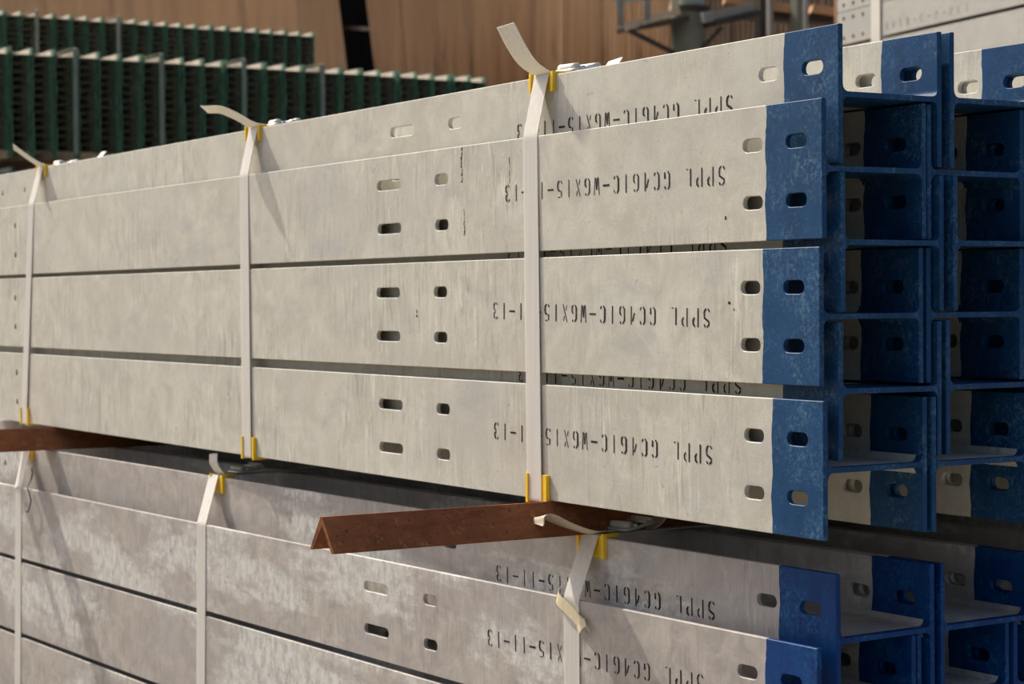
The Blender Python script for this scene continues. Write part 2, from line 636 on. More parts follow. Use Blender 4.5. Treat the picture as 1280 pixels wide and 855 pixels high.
def text_mesh(txt, total, h, seed, sw=0.150):
    """lettering in the xz plane, upside down on the steel: first character at x=0, running towards -x"""
    rr = random.Random(seed)
    bm = bmesh.new()
    adv = total / (len(txt) - 0.4)
    for i, ch in enumerate(txt):
        if ch == ' ':
            continue
        for st in GL[ch]:
            st = [Vector((x * 1.02, y)) for x, y in st]
            if ch == '-':
                st = [Vector((.02, .5)), Vector((.66, .5))]
            w = sw * rr.uniform(0.8, 1.15) * (0.72 if ch in 'WX' else 1.0)
            n = len(st)
            L, Rr = [], []
            for k, p in enumerate(st):
                a = st[max(k - 1, 0)]
                b = st[min(k + 1, n - 1)]
                d = (b - a).normalized()
                nn = Vector((-d.y, d.x))
                # broad-nibbed stencil: horizontal runs print thinner, tips taper
                f = 0.72 if k in (0, n - 1) else 1.0
                q = w * f / 2 * (0.55 + 0.45 * abs(d.y)) * (1.0 if ch != '-' else 1.9)
                L.append(p + nn * q)
                Rr.append(p - nn * q)

            def tr(p):
                return (-(i * adv + p.x * h), 0.0, h / 2 - p.y * h)
            A = [bm.verts.new(tr(p)) for p in L]
            B = [bm.verts.new(tr(p)) for p in Rr]
            for k in range(n - 1):
                bm.faces.new((A[k], A[k + 1], B[k + 1], B[k]))
    for f in bm.faces:
        f.normal_update()
        if f.normal.y > 0:
            f.normal_flip()
    me = bpy.data.meshes.new('stencil_text')
    bm.to_mesh(me)
    bm.free()
    return me


TXT = 'SPPL GC46IC-W6X15-11-13'


def beam(label, group, origin, rotz, tilt, roll, var, steel, paint, text=None, seed=0, wk=''):
    """origin: near end, front face, mid height. tilt: dz per metre of x, roll: dz per metre of y"""
    e = empty('blue_ended_girder', origin, (math.atan(roll), -math.atan(tilt), rotz))
    tag(e, label, 'steel beam', group)
    V = VARS[var]
    for y in (0.0, DP - TF):
        f = link_mesh('flange', with_mat(V['fs'], steel), None, e, (0, y, 0))
        p = link_mesh('painted_end', with_mat(V['fp'], paint), None, f)
        p['label'] = 'blue painted end of the flange'
    w = link_mesh('web', with_mat(V['ws' + wk], steel), None, e)
    p = link_mesh('painted_end', with_mat(V['wp' + wk], paint), None, w)
    p['label'] = 'blue painted end of the web'
    if text:
        (x0, z0), (x1, z1) = text      # left ('13') and right ('S') ends in beam coordinates
        al = -math.atan((z1 - z0) / (x1 - x0))
        adv = (x1 - x0) / (len(TXT) - 0.4)
        for st, wd in ((0, 'SPPL'), (5, 'GC46IC-W6X15-11-13')):
            tm = text_mesh(wd, adv * (len(wd) - 0.4), 0.0225, seed)
            s = link_mesh('stencil_text', tm, 'stencil_ink', e, (x1 - st * adv, -0.0003, z1 - (z1 - z0) / (x1 - x0) * st * adv))
            s.rotation_euler = (0, al, 0)
            s['label'] = 'upside-down black stencil lettering'
    return e


ORD = ['topmost', 'second from top', 'third from top', 'fourth from top', 'fifth from top', 'bottom']
CN = ['front', 'second', 'third', 'fourth', 'added rear']  # last two columns are unseen extras, added to block and shade the gap
# upper bundle: row, column, z, x end, tilt, roll, text
S_OFF = 0.0225
rowsU = [
    # kind, z, xend, tilt, roll, text
    ('B', 0.2425, 0.0002, 0.0006, 0.0023, ((-0.66, 0.006), (-0.185, 0.004))),
    ('A', 0.1609, -0.0011, 0.0001, 0.0040, ((-0.6545, 0.0036), (-0.1696, 0.0016))),
    ('B', 0.0811, 0.0034, 0.0, 0.0007, ((-0.69, 0.004), (-0.20, 0.004))),
    ('A', 0.0000, -0.0059, -0.0001, 0.0012, ((-0.683, 0.0060), (-0.1946, -0.0023))),
    ('B', -0.0820, -0.0004, -0.0003, -0.0030, ((-0.66, 0.002), (-0.17, 0.002))),
    ('A', -0.1678, -0.0001, -0.0005, 0.0025, ((-0.6884, 0.0090), (-0.1968, 0.0052))),
]
jx = [[0, 0, 0, 0, 0, 0], [0.004, -0.003, 0.006, 0.001, -0.002, 0.003], [-0.003, 0.002, 0.001, -0.004, 0.004, 0.0]]
for c in range(5):
    for i, (k, z, xe, tl, rl, tx) in enumerate(rowsU):
        y = c * (DP + 0.0040) + (S_OFF + (0.0045 * c) if k == 'B' else 0.0)
        zz = z + (0.0015 * y if c else 0)
        beam(f'galvanised blue-ended I-beam, {ORD[i]}, {CN[c]} column of upper strapped bundle',
             'upper bundle of blue-ended beams', (xe + jx[c % 3][i], y, zz), 0.0, tl, rl if c == 0 else 0.0015,
             [3, 0, 1, 1, 0, 2][i] if c == 0 else (i + c) % 4, 'galvanised', 'blue_paint',
             tx if c == 0 else None, i, 'short' if i == 5 else '')

# black drip scuffs and specks on the front flanges
SC = random.Random(5)


def specks(owner_row, items):
    o = next(ob for ob in bpy.data.objects if ob.get('label', '').startswith('galvanised blue-ended I-beam, ' + ORD[owner_row] + ', front'))
    zc = rowsU[owner_row][1]
    xc = rowsU[owner_row][2]
    for x, z0, z1, w in items:
        bm = bmesh.new()
        z = z1
        while z > z0:
            h = SC.uniform(0.002, 0.009)
            ww = w * SC.uniform(0.35, 1.0)
            xx = x + SC.uniform(-0.3, 0.3) * w
            e0 = max(z0, z - h)
            n = 6
            vs = [bm.verts.new((xx - xc + ww / 2 * math.cos(2 * math.pi * k / n), -0.00025, (z + e0) / 2 - zc + (z - e0) / 2 * math.sin(2 * math.pi * k / n))) for k in range(n)]
            bm.faces.new(vs)
            z = e0 - SC.choice((-0.001, -0.001, 0.001))
            if z - z0 < 0.001:
                break
        me = bm_mesh(bm, 'scuff')
        s_ = link_mesh('scuff', me, 'stencil_ink', o)
        s_['label'] = 'black scuff mark'


specks(1, [(-0.7725, 0.186, 0.236, 0.0045), (-0.767, 0.112, 0.150, 0.003), (-0.645, 0.178, 0.214, 0.0022), (-0.171, 0.1115, 0.1160, 0.006)])
specks(3, [(-0.1655, 0.0135, 0.0172, 0.006), (-0.1551, 0.0060, 0.0092, 0.006), (-0.905, -0.004, 0.008, 0.005)])

# lower bundle ------------------------------------------------------
DL = R(1.8206)
DLB = R(1.4661)
YL = 0.0278
PIT = 0.1615
rowsL = [
    ('B', -0.3651, -0.0427, ((-0.703, 0.0025), (-0.215, 0.0085))),
    ('A', -0.4454, -0.0423, ((-0.675, -0.0010), (-0.200, 0.0060))),
    ('B', -0.3651 - PIT, -0.046, None),
    ('A', -0.4454 - PIT, -0.040, None),
    ('B', -0.3651 - 2 * PIT, -0.043, None),
    ('A', -0.4454 - 2 * PIT, -0.043, None),
]
SL = 0.0287


def WL(x, y, z, d=DL):
    return Vector((x * math.cos(d) - y * math.sin(d), YL + x * math.sin(d) + y * math.cos(d), z + 0.00164 * x))


for c in range(5):
    for i, (k, z, xe, tx) in enumerate(rowsL):
        d = DLB if k == 'B' else DL
        y = c * (DP + 0.0040) + (SL + 0.003 * c if k == 'B' else 0.0)
        o = WL(xe + 0.7 * jx[c % 3][i], y, z, d)
        rl = 0.004 if k == 'B' else 0.003
        o.z += rl * y
        beam(f'weathered blue-ended I-beam, {ORD[i]}, {CN[c]} column of lower strapped bundle',
             'lower bundle of blue-ended beams', o, d, 0.00164, rl, [1, 2, 0, 3, 2, 1][i] if c == 0 else (i + c + 1) % 4,
             'galvanised_weathered', 'blue_paint_fresh', tx if c == 0 else None, 20 + i, 'short')

# timber bearers under the lower bundle
for x, nm in ((-0.75, 'near the blue ends'), (-2.9, 'near the far end')):
    bm = bmesh.new()
    box(bm, (-0.05, -0.15, -0.05), (0.05, 0.92, 0.05))
    bmesh.ops.bevel(bm, geom=bm.edges[:], offset=0.004, segments=1, affect='EDGES')
    o = WL(x, 0, 0)
    zt = -0.4454 - 2 * PIT - 0.076 + 0.00164 * x
    b = link_mesh('timber_bearer', bm_mesh(bm, 'timber_bearer'), 'timber', None, (o.x, o.y, zt - 0.0505))
    tag(b, f'squared timber bearer under the lower bundle {nm}', 'timber')

# ---------------------------------------------------------------- angle iron spacers
def angle_iron(loc, h, hw, y0, y1, label, seed):
    rr = random.Random(seed)
    th = 0.0062
    L = math.hypot(h, hw)
    nx, nz = h / L * th, hw / L * th
    # outer ridge, right foot, inner, left foot (profile in xz)
    ti = th * L / hw
    prof = [(0, 0), (hw, -h), (hw - nx * 1.0, -h - 0 + 0.0), (0.0, -ti), (-hw + nx * 1.0, -h), (-hw, -h)]
    prof = [(0.0018, -0.0008), (hw, -h + 0.001), (hw - 0.001, -h), (hw - th * 0.9, -h), (0.0, -ti), (-hw + th * 0.9, -h), (-hw + 0.001, -h), (-hw, -h + 0.001), (-0.0018, -0.0008)]
    bm = bmesh.new()
    rings = []
    n = 28
    for i in range(n + 1):
        y = y0 + (y1 - y0) * i / n
        j = 0.0003 if 0 < i < n else 0.0007
        rings.append([bm.verts.new((x + rr.uniform(-j, j), y + (rr.uniform(-.0012, .0012) if i == 0 else 0), z + (rr.uniform(-j, 0) if z > -h + 1e-4 else 0))) for x, z in prof])
    m = len(prof)
    for i in range(n):
        for k in range(m):
            bm.faces.new((rings[i][k], rings[i][(k + 1) % m], rings[i + 1][(k + 1) % m], rings[i + 1][k]))
    bm.faces.new(rings[0])
    bm.faces.new(list(reversed(rings[-1])))
    o = link_mesh('angle_iron_spacer', bm_mesh(bm, 'angle_iron_spacer'), 'rust', None, loc)
    tag(o, label, 'angle iron')
    return o


ZA3 = -0.1678 - 0.076
angle_iron((-0.548, 0, ZA3 + 0.0001), 0.0440, 0.0330, -0.334, 0.80, 'rusty brown angle iron spacer jutting out toward the viewer between the bundles', 3)
angle_iron((-2.50, 0, ZA3 + 0.0012), 0.0470, 0.0345, -0.30, 0.80, 'rusty angle iron spacer between the bundles at the far left edge', 4)

# ---------------------------------------------------------------- straps
SW = 0.0345
ST = 0.0011


def corner_path(pts, r=0.004, n=4):
    """round the corners of a closed polygon"""
    res = []
    N = len(pts)
    for i in range(N):
        p, a, b = Vector(pts[i]), Vector(pts[i - 1]), Vector(pts[(i + 1) % N])
        d1 = (a - p).normalized()
        d2 = (b - p).normalized()
        rr = min(r, (a - p).length / 3, (b - p).length / 3)
        s, e = p + d1 * rr, p + d2 * rr
        for k in range(n + 1):
            u = k / n
            res.append((1 - u) ** 2 * s + 2 * u * (1 - u) * p + u * u * e)
    return res


def buckle(parent, M, seed, mat='buckle_wire'):
    """wire buckle: two bent wire loops with the strap folded round the bars, M maps local (x across, y along strap, z up)"""
    bm = bmesh.new()
    hw = 0.021
    z = 0.0065
    loop = []
    for sx, sy in ((-1, -1), (1, -1), (1, 1), (-1, 1)):
        loop.append(Vector((sx * hw, sy * 0.026, z + (0.004 if sy > 0 else 0.0))))
    tube(bm, [M @ p for p in corner_path(loop, 0.008, 5)], 0.0026, 8, True)
    for y, zz in ((-0.008, z + 0.004), (0.010, z + 0.006)):
        tube(bm, [M @ Vector((-hw, y, zz)), M @ Vector((hw, y, zz))], 0.0026, 8)
    o = link_mesh('buckle', bm_mesh(bm, 'buckle', True), mat, parent)
    o['label'] = 'bent wire buckle'
    for y, zz, ln, rr in ((-0.017, z + 0.0045, 0.017, 0.0058), (0.020, z + 0.006, 0.018, 0.0052)):
        bm = bmesh.new()
        pts = [M @ Vector((x, y, zz)) for x in (-ln, -ln * .5, 0, ln * .5, ln)]
        tube(bm, pts, rr, 12)
        w = link_mesh('strap_fold', bm_mesh(bm, 'strap_fold', True), 'strap_weave', parent)
        w['label'] = 'strap end folded round the buckle wire'


def strap(label, group, path, wdir, tails, mat='strap_weave', bk=None, seed=0):
    e = empty('strap', path[0])
    tag(e, label, 'strap', group)
    inv = Matrix.Translation(-Vector(path[0]))
    bm = bmesh.new()
    ribbon(bm, [inv @ p for p in corner_path(path)], SW, ST, Vector(wdir), True)
    link_mesh('band', bm_mesh(bm, 'band'), mat, e)
    for tl in tails:
        pts, wd = tl[0], tl[1]
        tmat = tl[2] if len(tl) > 2 else mat
        bm = bmesh.new()
        ribbon(bm, [inv @ p for p in spline(pts)], SW, ST, Vector(wd))
        o = link_mesh('tail', bm_mesh(bm, 'tail'), tmat, e)
        o['label'] = 'loose strap end curling up'
    if bk is not None:
        buckle(e, inv @ bk, seed)
    return e


def buckle_matrix(x, y, z, rz=0.0, rx=0.0):
    return Matrix.Translation((x, y, z)) @ Matrix.Rotation(rz, 4, 'Z') @ Matrix.Rotation(rx, 4, 'X')


PT = 0.0025            # protector thickness
YB = 0.836             # rear of the bundles
g0 = 0.0008
sU = [(-0.5925, -0.5815, 'right-hand'), (-1.511, -1.502, 'middle'), (-2.6185, -2.688, 'leftmost')]
ztop = 0.2425 + 0.076
zA1 = 0.1609 + 0.076
tailsU = [
    [([(-.592, .034, ztop + .0015), (-.592, .018, ztop + .0040), (-.592, -.004, ztop + .0165), (-.592, -.022, ztop + .038), (-.592, -.038, ztop + .064)], (1, 0.22, -0.02)),
     ([(-.585, .100, ztop + .001), (-.585, .118, ztop + .008), (-.586, .134, ztop + .028)], (1, 0.0, 0.1))],
    [([(-1.505, .034, ztop + .0010), (-1.508, .014, ztop + .005), (-1.520, -.010, ztop + .020), (-1.540, -.030, ztop + .031), (-1.562, -.050, ztop + .033)], (1, -0.25, 0.22)),
     ([(-1.505, .110, ztop + .001), (-1.505, .130, ztop + .005), (-1.503, .150, ztop + .018)], (1, 0.0, 0.05))],
    [([(-2.612, .034, ztop - .002), (-2.614, .014, ztop + .004), (-2.626, -.006, ztop + .018), (-2.645, -.034, ztop + .043)], (1, -0.2, 0.15)),
     ([(-2.608, .110, ztop - .002), (-2.608, .135, ztop + .010), (-2.606, .158, ztop + .036)], (1, 0.0, 0.05))],
]
for i, (xt, xb, nm) in enumerate(sU):
    tl = 0.0006 * xt
    xm = xt + (xb - xt) * 0.15
    zb = ZA3 - 0.0005 * xb - PT - g0
    path = [(xt, S_OFF - PT - g0, ztop + tl * 0.3 + PT + g0), (xm, -g0, zA1 + 0.0006 * xt * 0.5 + g0), (xb, -PT - g0, zb),
            (xb, YB, zb), (xt, YB, ztop + PT + g0)]
    dirv = Vector((1, 0, 0))
    strap(f'white woven strap, {nm} of the three around the upper bundle', 'straps around the upper bundle', path, dirv,
          tailsU[i], 'strap_weave', buckle_matrix(xt + 0.006, 0.074, ztop + 0.003 + 0.002 * xt, R([8, -4, 3][i]), R(3)), i)

sL = [(-0.5122, -0.515, -0.513, 'right-hand'), (-1.674, -1.649, -1.664, 'middle'), (-2.633, -2.572, -2.592, 'leftmost')]
zBt = -0.3651 + 0.076
zAt = -0.4454 + 0.076
zLb = -0.4454 - 2 * PIT - 0.076
for i, (xt, xm, xb, nm) in enumerate(sL):
    P = [WL(xt, SL - PT - g0, zBt + PT + g0, DLB), WL(xm, -g0, zAt + g0), WL(xb, -g0, zLb - g0), WL(xb, YB, zLb - g0), WL(xt, YB, zBt + PT + g0)]
    if i == 0:
        tails = [([WL(xt + .004, SL + .022, zBt + .004, DLB), WL(xt + .002, SL - .008, zBt + .0050, DLB), WL(xt - .002, SL - .040, zBt + .0160, DLB),
                   WL(xt - .006, SL - .066, zBt + .0285, DLB), WL(xt - .008, SL - .078, zBt + .0290, DLB), WL(xt - .009, SL - .082, zBt + .0200, DLB)],
                  (1, 0, .24), 'strap_weave_cream'),
                 ([WL(xt + .004, SL + .085, zBt + .004, DLB), WL(xt + .004, SL + .100, zBt + .012, DLB), WL(xt + .004, SL + .118, zBt + .030, DLB)], (1, 0, .1))]
    elif i == 1:
        tails = [([WL(xt + .012, SL + .022, zBt + .004, DLB), WL(xt + .010, SL + .006, zBt + .006, DLB), WL(xt + .006, SL - .006, zBt + .024, DLB),
                   WL(xt + .004, SL - .006, zBt + .042, DLB)], (1, 0, .05))]
    else:
        tails = [([WL(xt - .004, SL + .012, zBt + .004, DLB), WL(xt - .004, SL - .030, zBt + .009, DLB), WL(xt - .002, SL - .085, zBt + .004, DLB),
                   WL(xt, SL - .125, zBt - .018, DLB)], (1, 0, .05))]
    o = WL(xt + .006, SL + .058, zBt + .003, DLB)
    strap(f'cream woven strap, {nm} of the three around the lower bundle', 'straps around the lower bundle', P,
          Vector((math.cos(DL), math.sin(DL), 0)), tails, 'strap_weave', buckle_matrix(o.x, o.y, o.z, DLB + R(6), R(4)), 10 + i)


# yellow corner protectors ------------------------------------------
def protector(label, M, width, front, top, up=True):
    """local: x across, y back, z up; corner of the steel at the origin, front face at y=0"""
    bm = bmesh.new()
    s = 1 if up else -1
    w = width / 2
    box(bm, (-w, -PT, min(-s * front, s * PT)), (w, 0, max(-s * front, s * PT)), M)
    e = empty('corner_protector', M.translation)
    inv = Matrix.Translation(-M.translation)
    bm2 = bmesh.new()
    box(bm2, (-w, 0, min(0, s * PT)), (w, top, max(0, s * PT)), M)
    for b_, nm in ((bm, 'front_leg'), (bm2, 'back_leg')):
        for v in b_.verts:
            v.co = inv @ v.co
        bmesh.ops.bevel(b_, geom=b_.edges[:], offset=0.0006, segments=1, affect='EDGES')
        link_mesh(nm, bm_mesh(b_, nm), 'yellow_plastic', e)
    # raised rims that keep the strap in its channel
    for sx in (-1, 1):
        b_ = bmesh.new()
        xa = sx * (w - 0.0030)
        box(b_, (xa - 0.0026, -PT - 0.0032, min(-s * front, s * PT)), (xa + 0.0026, -PT, max(-s * front, s * PT)), M)
        box(b_, (xa - 0.0026, -PT - 0.0032, min(s * PT, s * (PT + 0.003))), (xa + 0.0026, top, max(s * PT, s * (PT + 0.003))), M)
        for v in b_.verts:
            v.co = inv @ v.co
        link_mesh('rim', bm_mesh(b_, 'rim'), 'yellow_plastic', e)
    tag(e, label, 'corner protector', 'yellow corner protectors under the straps')
    return e


names = ['right-hand', 'middle', 'leftmost']
for i, (xt, xb, nm) in enumerate(sU):
    M = Matrix.Translation((xt + (0.0, -0.004, 0.0)[i], S_OFF, ztop + 0.0006 * xt)) @ Matrix.Rotation(R(2), 4, 'Y')
    protector(f'yellow plastic corner protector on the top edge under the {nm} upper strap', M, 0.060, 0.021, 0.02, True)
    M = Matrix.Translation((xb + 0.007, 0.0, ZA3 - 0.0005 * xb))
    protector(f'yellow plastic corner protector on the bottom edge under the {nm} upper strap', M, 0.052, 0.033, 0.02, False)
for i, (xt, xm, xb, nm) in enumerate(sL):
    p = WL(xt + (0.001, 0.012, 0.010)[i], SL, zBt, DLB)
    M = Matrix.Translation(p) @ Matrix.Rotation(DLB, 4, 'Z')
    protector(f'yellow plastic corner protector under the {nm} strap of the lower bundle', M, (0.062, 0.054, 0.054)[i], 0.027, 0.02, True)

# strip of tape folded round the right-hand lower strap
o0 = WL(-0.513, 0, -0.40)
e = empty('tape_strip', o0)
tag(e, 'cream tape strip tied across the right-hand lower strap', 'tape')
inv = Matrix.Translation(-o0)


def tape(nm, pts, wd, width):
    bm = bmesh.new()
    ribbon(bm, [inv @ p for p in pts], width, 0.0006, Vector(wd))
    link_mesh(nm, bm_mesh(bm, nm), 'masking_tape', e)


tape('wrap', spline([WL(-0.556, .010, -0.3640), WL(-0.544, -.003, -0.3690), WL(-0.5336, -.0060, -0.3745), WL(-0.5154, -.0062, -0.3822), WL(-0.4939, -.0064, -0.3925), WL(-0.4800, -.0064, -0.3995)]), (0.35, 0, 0.9), 0.0155)
tape('fold', [WL(-0.4905, -.0075, -0.4065), WL(-0.4830, -.0100, -0.4000), WL(-0.4735, -.0085, -0.3935)], (-0.6, 0.1, 0.7), 0.011)

# thin dark wire hanging beside the leftmost lower strap
bm = bmesh.new()
wp = [(39, 585), (40.5, 592), (38, 601), (34.5, 609), (37, 618), (38.5, 626), (37, 634), (34.5, 640), (32, 639)]
base = None
pts = []
for px, py in wp:
    # on the plane of the lower bundle's front face, a centimetre proud
    n = Vector((-math.sin(DL), math.cos(DL), 0))
    d = fwd + (px - 640) / FPX * rgt - (py - 427.5) / FPX * upv
    tt = ((Vector((0, YL - 0.010 + (SL if py < 606 else 0.0), 0)) - CAM).dot(n)) / d.dot(n)
    pts.append(CAM + tt * d)
base = pts[0].copy()
tube(bm, [p - base for p in spline(pts, 4)], 0.0016, 6)
w = link_mesh('hanging_wire', bm_mesh(bm, 'hanging_wire', True), 'black_wire', None, base)
tag(w, 'thin dark wire dangling beside the leftmost lower strap', 'wire')

# ---------------------------------------------------------------- green-ended stacks behind
def simple_i_mesh(name, D, F, tf, tw, L):
    h = F / 2
    prof = [(0, -h), (tf, -h), (tf, -tw / 2), (D - tf, -tw / 2), (D - tf, -h), (D, -h), (D, h), (D - tf, h), (D - tf, tw / 2), (tf, tw / 2), (tf, h), (0, h)]
    bm = bmesh.new()
    secs = []
    for x in (0.0, -L):
        secs.append([bm.verts.new((x, y, z)) for y, z in prof])
    m = len(prof)
    for i in range(m):
        bm.faces.new((secs[0][i], secs[0][(i + 1) % m], secs[1][(i + 1) % m], secs[1][i]))
    for s in secs:
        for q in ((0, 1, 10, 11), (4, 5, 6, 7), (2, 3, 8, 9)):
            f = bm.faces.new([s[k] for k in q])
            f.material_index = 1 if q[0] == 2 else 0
    return bm_mesh(bm, name)


GD, GF, GT = 0.150, 0.101, 0.0055
g_me = simple_i_mesh('green_ended_girder', GD, GF, GT, 0.0048, 4.0)
g_me.materials.append(MATS['green_ended_steel'])
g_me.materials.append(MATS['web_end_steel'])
GP = 0.158
GH = 0.0540
GS = 0.026


def b0_line(px):
    return 221.0 - 0.1792 * px      # photo row of the main bundle's top edge


NUM = ['first', 'second', 'third', 'fourth', 'fifth', 'sixth', 'seventh', 'eighth', 'ninth', 'tenth', 'eleventh', 'twelfth', 'thirteenth',
       'fourteenth', 'fifteenth', 'sixteenth', 'seventeenth', 'eighteenth', 'nineteenth', 'twentieth', 'twenty-first', 'twenty-second',
       'twenty-third', 'twenty-fourth', 'twenty-fifth', 'twenty-sixth']


def green_stack(p_top, ncol, nrow, label, group, cull, singles=99):
    """p_top: near end of the first column, top of the top row; rows past singles are joined"""
    c0 = None
    rest = bmesh.new()
    for c in range(ncol):
        dx = rnd.uniform(-.02, .02)
        for r_ in range(nrow):
            kind = (r_ + 1) % 2
            y = p_top.y + c * GP + (GS if kind else 0.0) + rnd.uniform(-.002, .002)
            z = p_top.z - GF / 2 - r_ * GH + rnd.uniform(-.0004, .0004)
            x = p_top.x + dx + rnd.uniform(-.012, .012)
            q = to_px((x, y, z))
            if q[0] < -26:
                continue
            if c0 is None:
                c0 = c
            if q[1] < cull(q[0]) and r_ >= singles:
                n0 = len(rest.verts)
                rest.from_mesh(g_me)
                rest.verts.ensure_lookup_table()
                for v in rest.verts[n0:]:
                    v.co += Vector((x, y, z)) - p_top
            elif q[1] < cull(q[0]):
                o = link_mesh('green_ended_girder', g_me, None, None, (x, y, z))
                tag(o, f'green-ended I-beam, {NUM[c - c0]} from left in {NUM[r_]} row of the {label}', 'steel beam', group)
    if len(rest.verts):
        me = bm_mesh(rest, 'green_ended_girders')
        me.materials.append(MATS['green_ended_steel'])
        me.materials.append(MATS['web_end_steel'])
        o = link_mesh('green_ended_girders', me, None, None, p_top)
        tag(o, f'lower rows of green-ended I-beams in the {label}', 'steel beams', None, 'stuff')
    else:
        rest.free()


pF = at(-20, 56, 13.75)
green_stack(pF, 25, 13, 'tall blurred stack', 'green-ended beams in the tall stack', lambda x: b0_line(x) + 9)
pF2 = pF.copy()
pF2.z -= 13 * GH + 0.118
green_stack(pF2, 12, 5, 'low blurred stack', 'green-ended beams in the low stack', lambda x: b0_line(x) + 9)
pR = at(-18, 10, 18.6)
nR = 21
green_stack(pR, nR, 11, 'farther blurred stack', 'green-ended beams in the farther stack', lambda x: 66 + 0.078 * (x + 20), 2)

# plinths that carry the stacks (hidden behind the bundles)
for p, n, h, nm in ((pF2, 25, 5, 'tall green-ended stack'), (pR, nR, 11, 'farther green-ended stack')):
    zt = p.z - h * GH - 0.075
    for k in range(3):
        x0 = p.x - 0.35 - k * 1.5
        bm = bmesh.new()
        box(bm, (x0 - 0.25, p.y, -0.95), (x0, p.y + n * GP, zt))
        o = link_mesh('concrete_plinth', bm_mesh(bm, 'concrete_plinth'), 'ground_concrete')
        tag(o, f'concrete plinth block, {["nearest", "middle", "farthest"][k]} under the {nm}', 'plinth')
# bearers between the tall stack and the low stack
for k, x in enumerate((-0.45, -2.6)):
    bm = bmesh.new()
    box(bm, (-0.05, 0, -0.034), (0.05, 25 * GP, 0.034))
    o = link_mesh('timber_bearer', bm_mesh(bm, 'timber_bearer'), 'timber', None, (pF.x + x, pF.y, pF2.z + 0.0350))
    tag(o, ('timber bearer at the near ends', 'timber bearer at the far ends')[k] + ' between tall and low green-ended stacks', 'timber')
# steel straps on the green stacks
OR4 = ['leftmost', 'second from left', 'third from left', 'rightmost']
for (p, rows, pxs, sn) in ((pF, 13, (83, 192, 303, 408), 'tall'), (pR, 11, (55, 148), 'farther')):
    for c, px in enumerate(pxs):
        # column gap nearest to that pixel
        best = min(range(30), key=lambda n: abs(to_px((p.x, p.y + n * GP, p.z))[0] - px))
        bm = bmesh.new()
        z0 = -rows * GH - 0.02
        ribbon(bm, [(0.022, 0, z0), (0.022, 0, 0.004), (0.0, 0, 0.012), (-3.0, 0, 0.012)], 0.032, 0.003, Vector((0, 1, 0)))
        o = link_mesh('steel_strap', bm_mesh(bm, 'steel_strap'), 'grey_steel' if sn == 'farther' else 'strap_grey_green', None, (p.x + 0.03, p.y + best * GP - 0.012, p.z))
        nm = OR4[c] if sn == 'tall' else ['left', 'right'][c]
        tag(o, f'pale vertical strap on the {sn} green-ended stack, {nm} one', 'strap', f'straps on the {sn} green-ended stack')

# ---------------------------------------------------------------- galvanised stack at upper right
DQ = R(-9.7)
pQ = at(1047, 57.5, 9.7)
Qd = Vector((math.cos(DQ), math.sin(DQ), 0))
QF, QT, QD, QL = 0.152, 0.008, 0.20, 4.2


def q_plate():
    h = QF / 2
    outl = [(0, -h), (QL, -h), (QL, h), (0, h)]
    holes = []
    for x in (0.055, 0.140, 0.225):
        for z in (-0.047, 0.045):
            holes.append(slot(x, z, 0.0221, 0.022, 6))
    return plate_mesh('bolted_flange', outl, None, holes, QT)


q_me = q_plate()
q_me.materials.append(MATS['galvanised_grey'])
bm = bmesh.new()
box(bm, (0, QT, -0.004), (QL, QD - QT, 0.004))
qw_me = bm_mesh(bm, 'web')
qw_me.materials.append(MATS['galvanised_grey'])
qn = ['lower', 'middle', 'upper']
for k in range(3):
    z = pQ.z - QF / 2 - 0.016 if k == 0 else pQ.z + QF / 2 + (k - 1) * (QF + 0.004)
    e = empty('punched_girder', (pQ.x, pQ.y, z + (0.0 if k else 0.0)), (0, 0, DQ))
    tag(e, f'plain galvanised beam with punched bolt holes, {qn[k]} one of the blurred stack at right', 'steel beam', 'punched beams at upper right')
    for y in (0.0, QD - QT):
        link_mesh('flange', q_me, None, e, (0, y, 0))
    link_mesh('web', qw_me, None, e)
    if k == 1:
        tm = text_mesh('HHXU-C-P-PL1', 0.66, 0.036, 77, 0.16)
        s = link_mesh('stencil_text', tm, 'faint_ink', e, (0.42, -0.0006, -0.036))
        s.rotation_euler = (0, math.pi, 0)
        s['label'] = 'faint blurred stencil marking'
# strap round that stack
bm = bmesh.new()
ribbon(bm, [(0, 0.0, -0.16), (0, -0.004, 0.0), (0, -0.004, 0.50), (0, 0.1, 0.51)], 0.075, 0.003, Vector((1, 0, 0)))
sq = pQ + Qd * 0.345
o = link_mesh('white_strap', bm_mesh(bm, 'white_strap'), 'strap_weave', None, (sq.x, sq.y - 0.002, sq.z))
o.rotation_euler = (0, 0, DQ)
tag(o, 'wide white strap around the blurred punched beams at right', 'strap')
# block carrying it
for x0, nm in ((0.3, 'left end'), (3.2, 'right end')):
    bm = bmesh.new()
    box(bm, (x0, 0.0, -0.95), (x0 + 0.3, QD, pQ.z - QF - 0.017))
    o = link_mesh('concrete_plinth', bm_mesh(bm, 'concrete_plinth'), 'ground_concrete', None, (pQ.x, pQ.y, 0))
    o.rotation_euler = (0, 0, DQ)
    tag(o, f'concrete plinth block under the {nm} of the punched beams', 'plinth')

# ---------------------------------------------------------------- shed wall behind
WY = 17.5


def atY(px, py, y=WY):
    d = fwd + (px - 640) / FPX * rgt - (py - 427.5) / FPX * upv
    return CAM + d * ((y - CAM.y) / d.y)


wo = atY(640, 427)
wallE = empty('wall_back', wo)
wallE['kind'] = 'structure'
wallE['label'] = 'tan corrugated sheet wall of the shed behind the stacks'
zw0 = -0.95
ZWT = 17.0


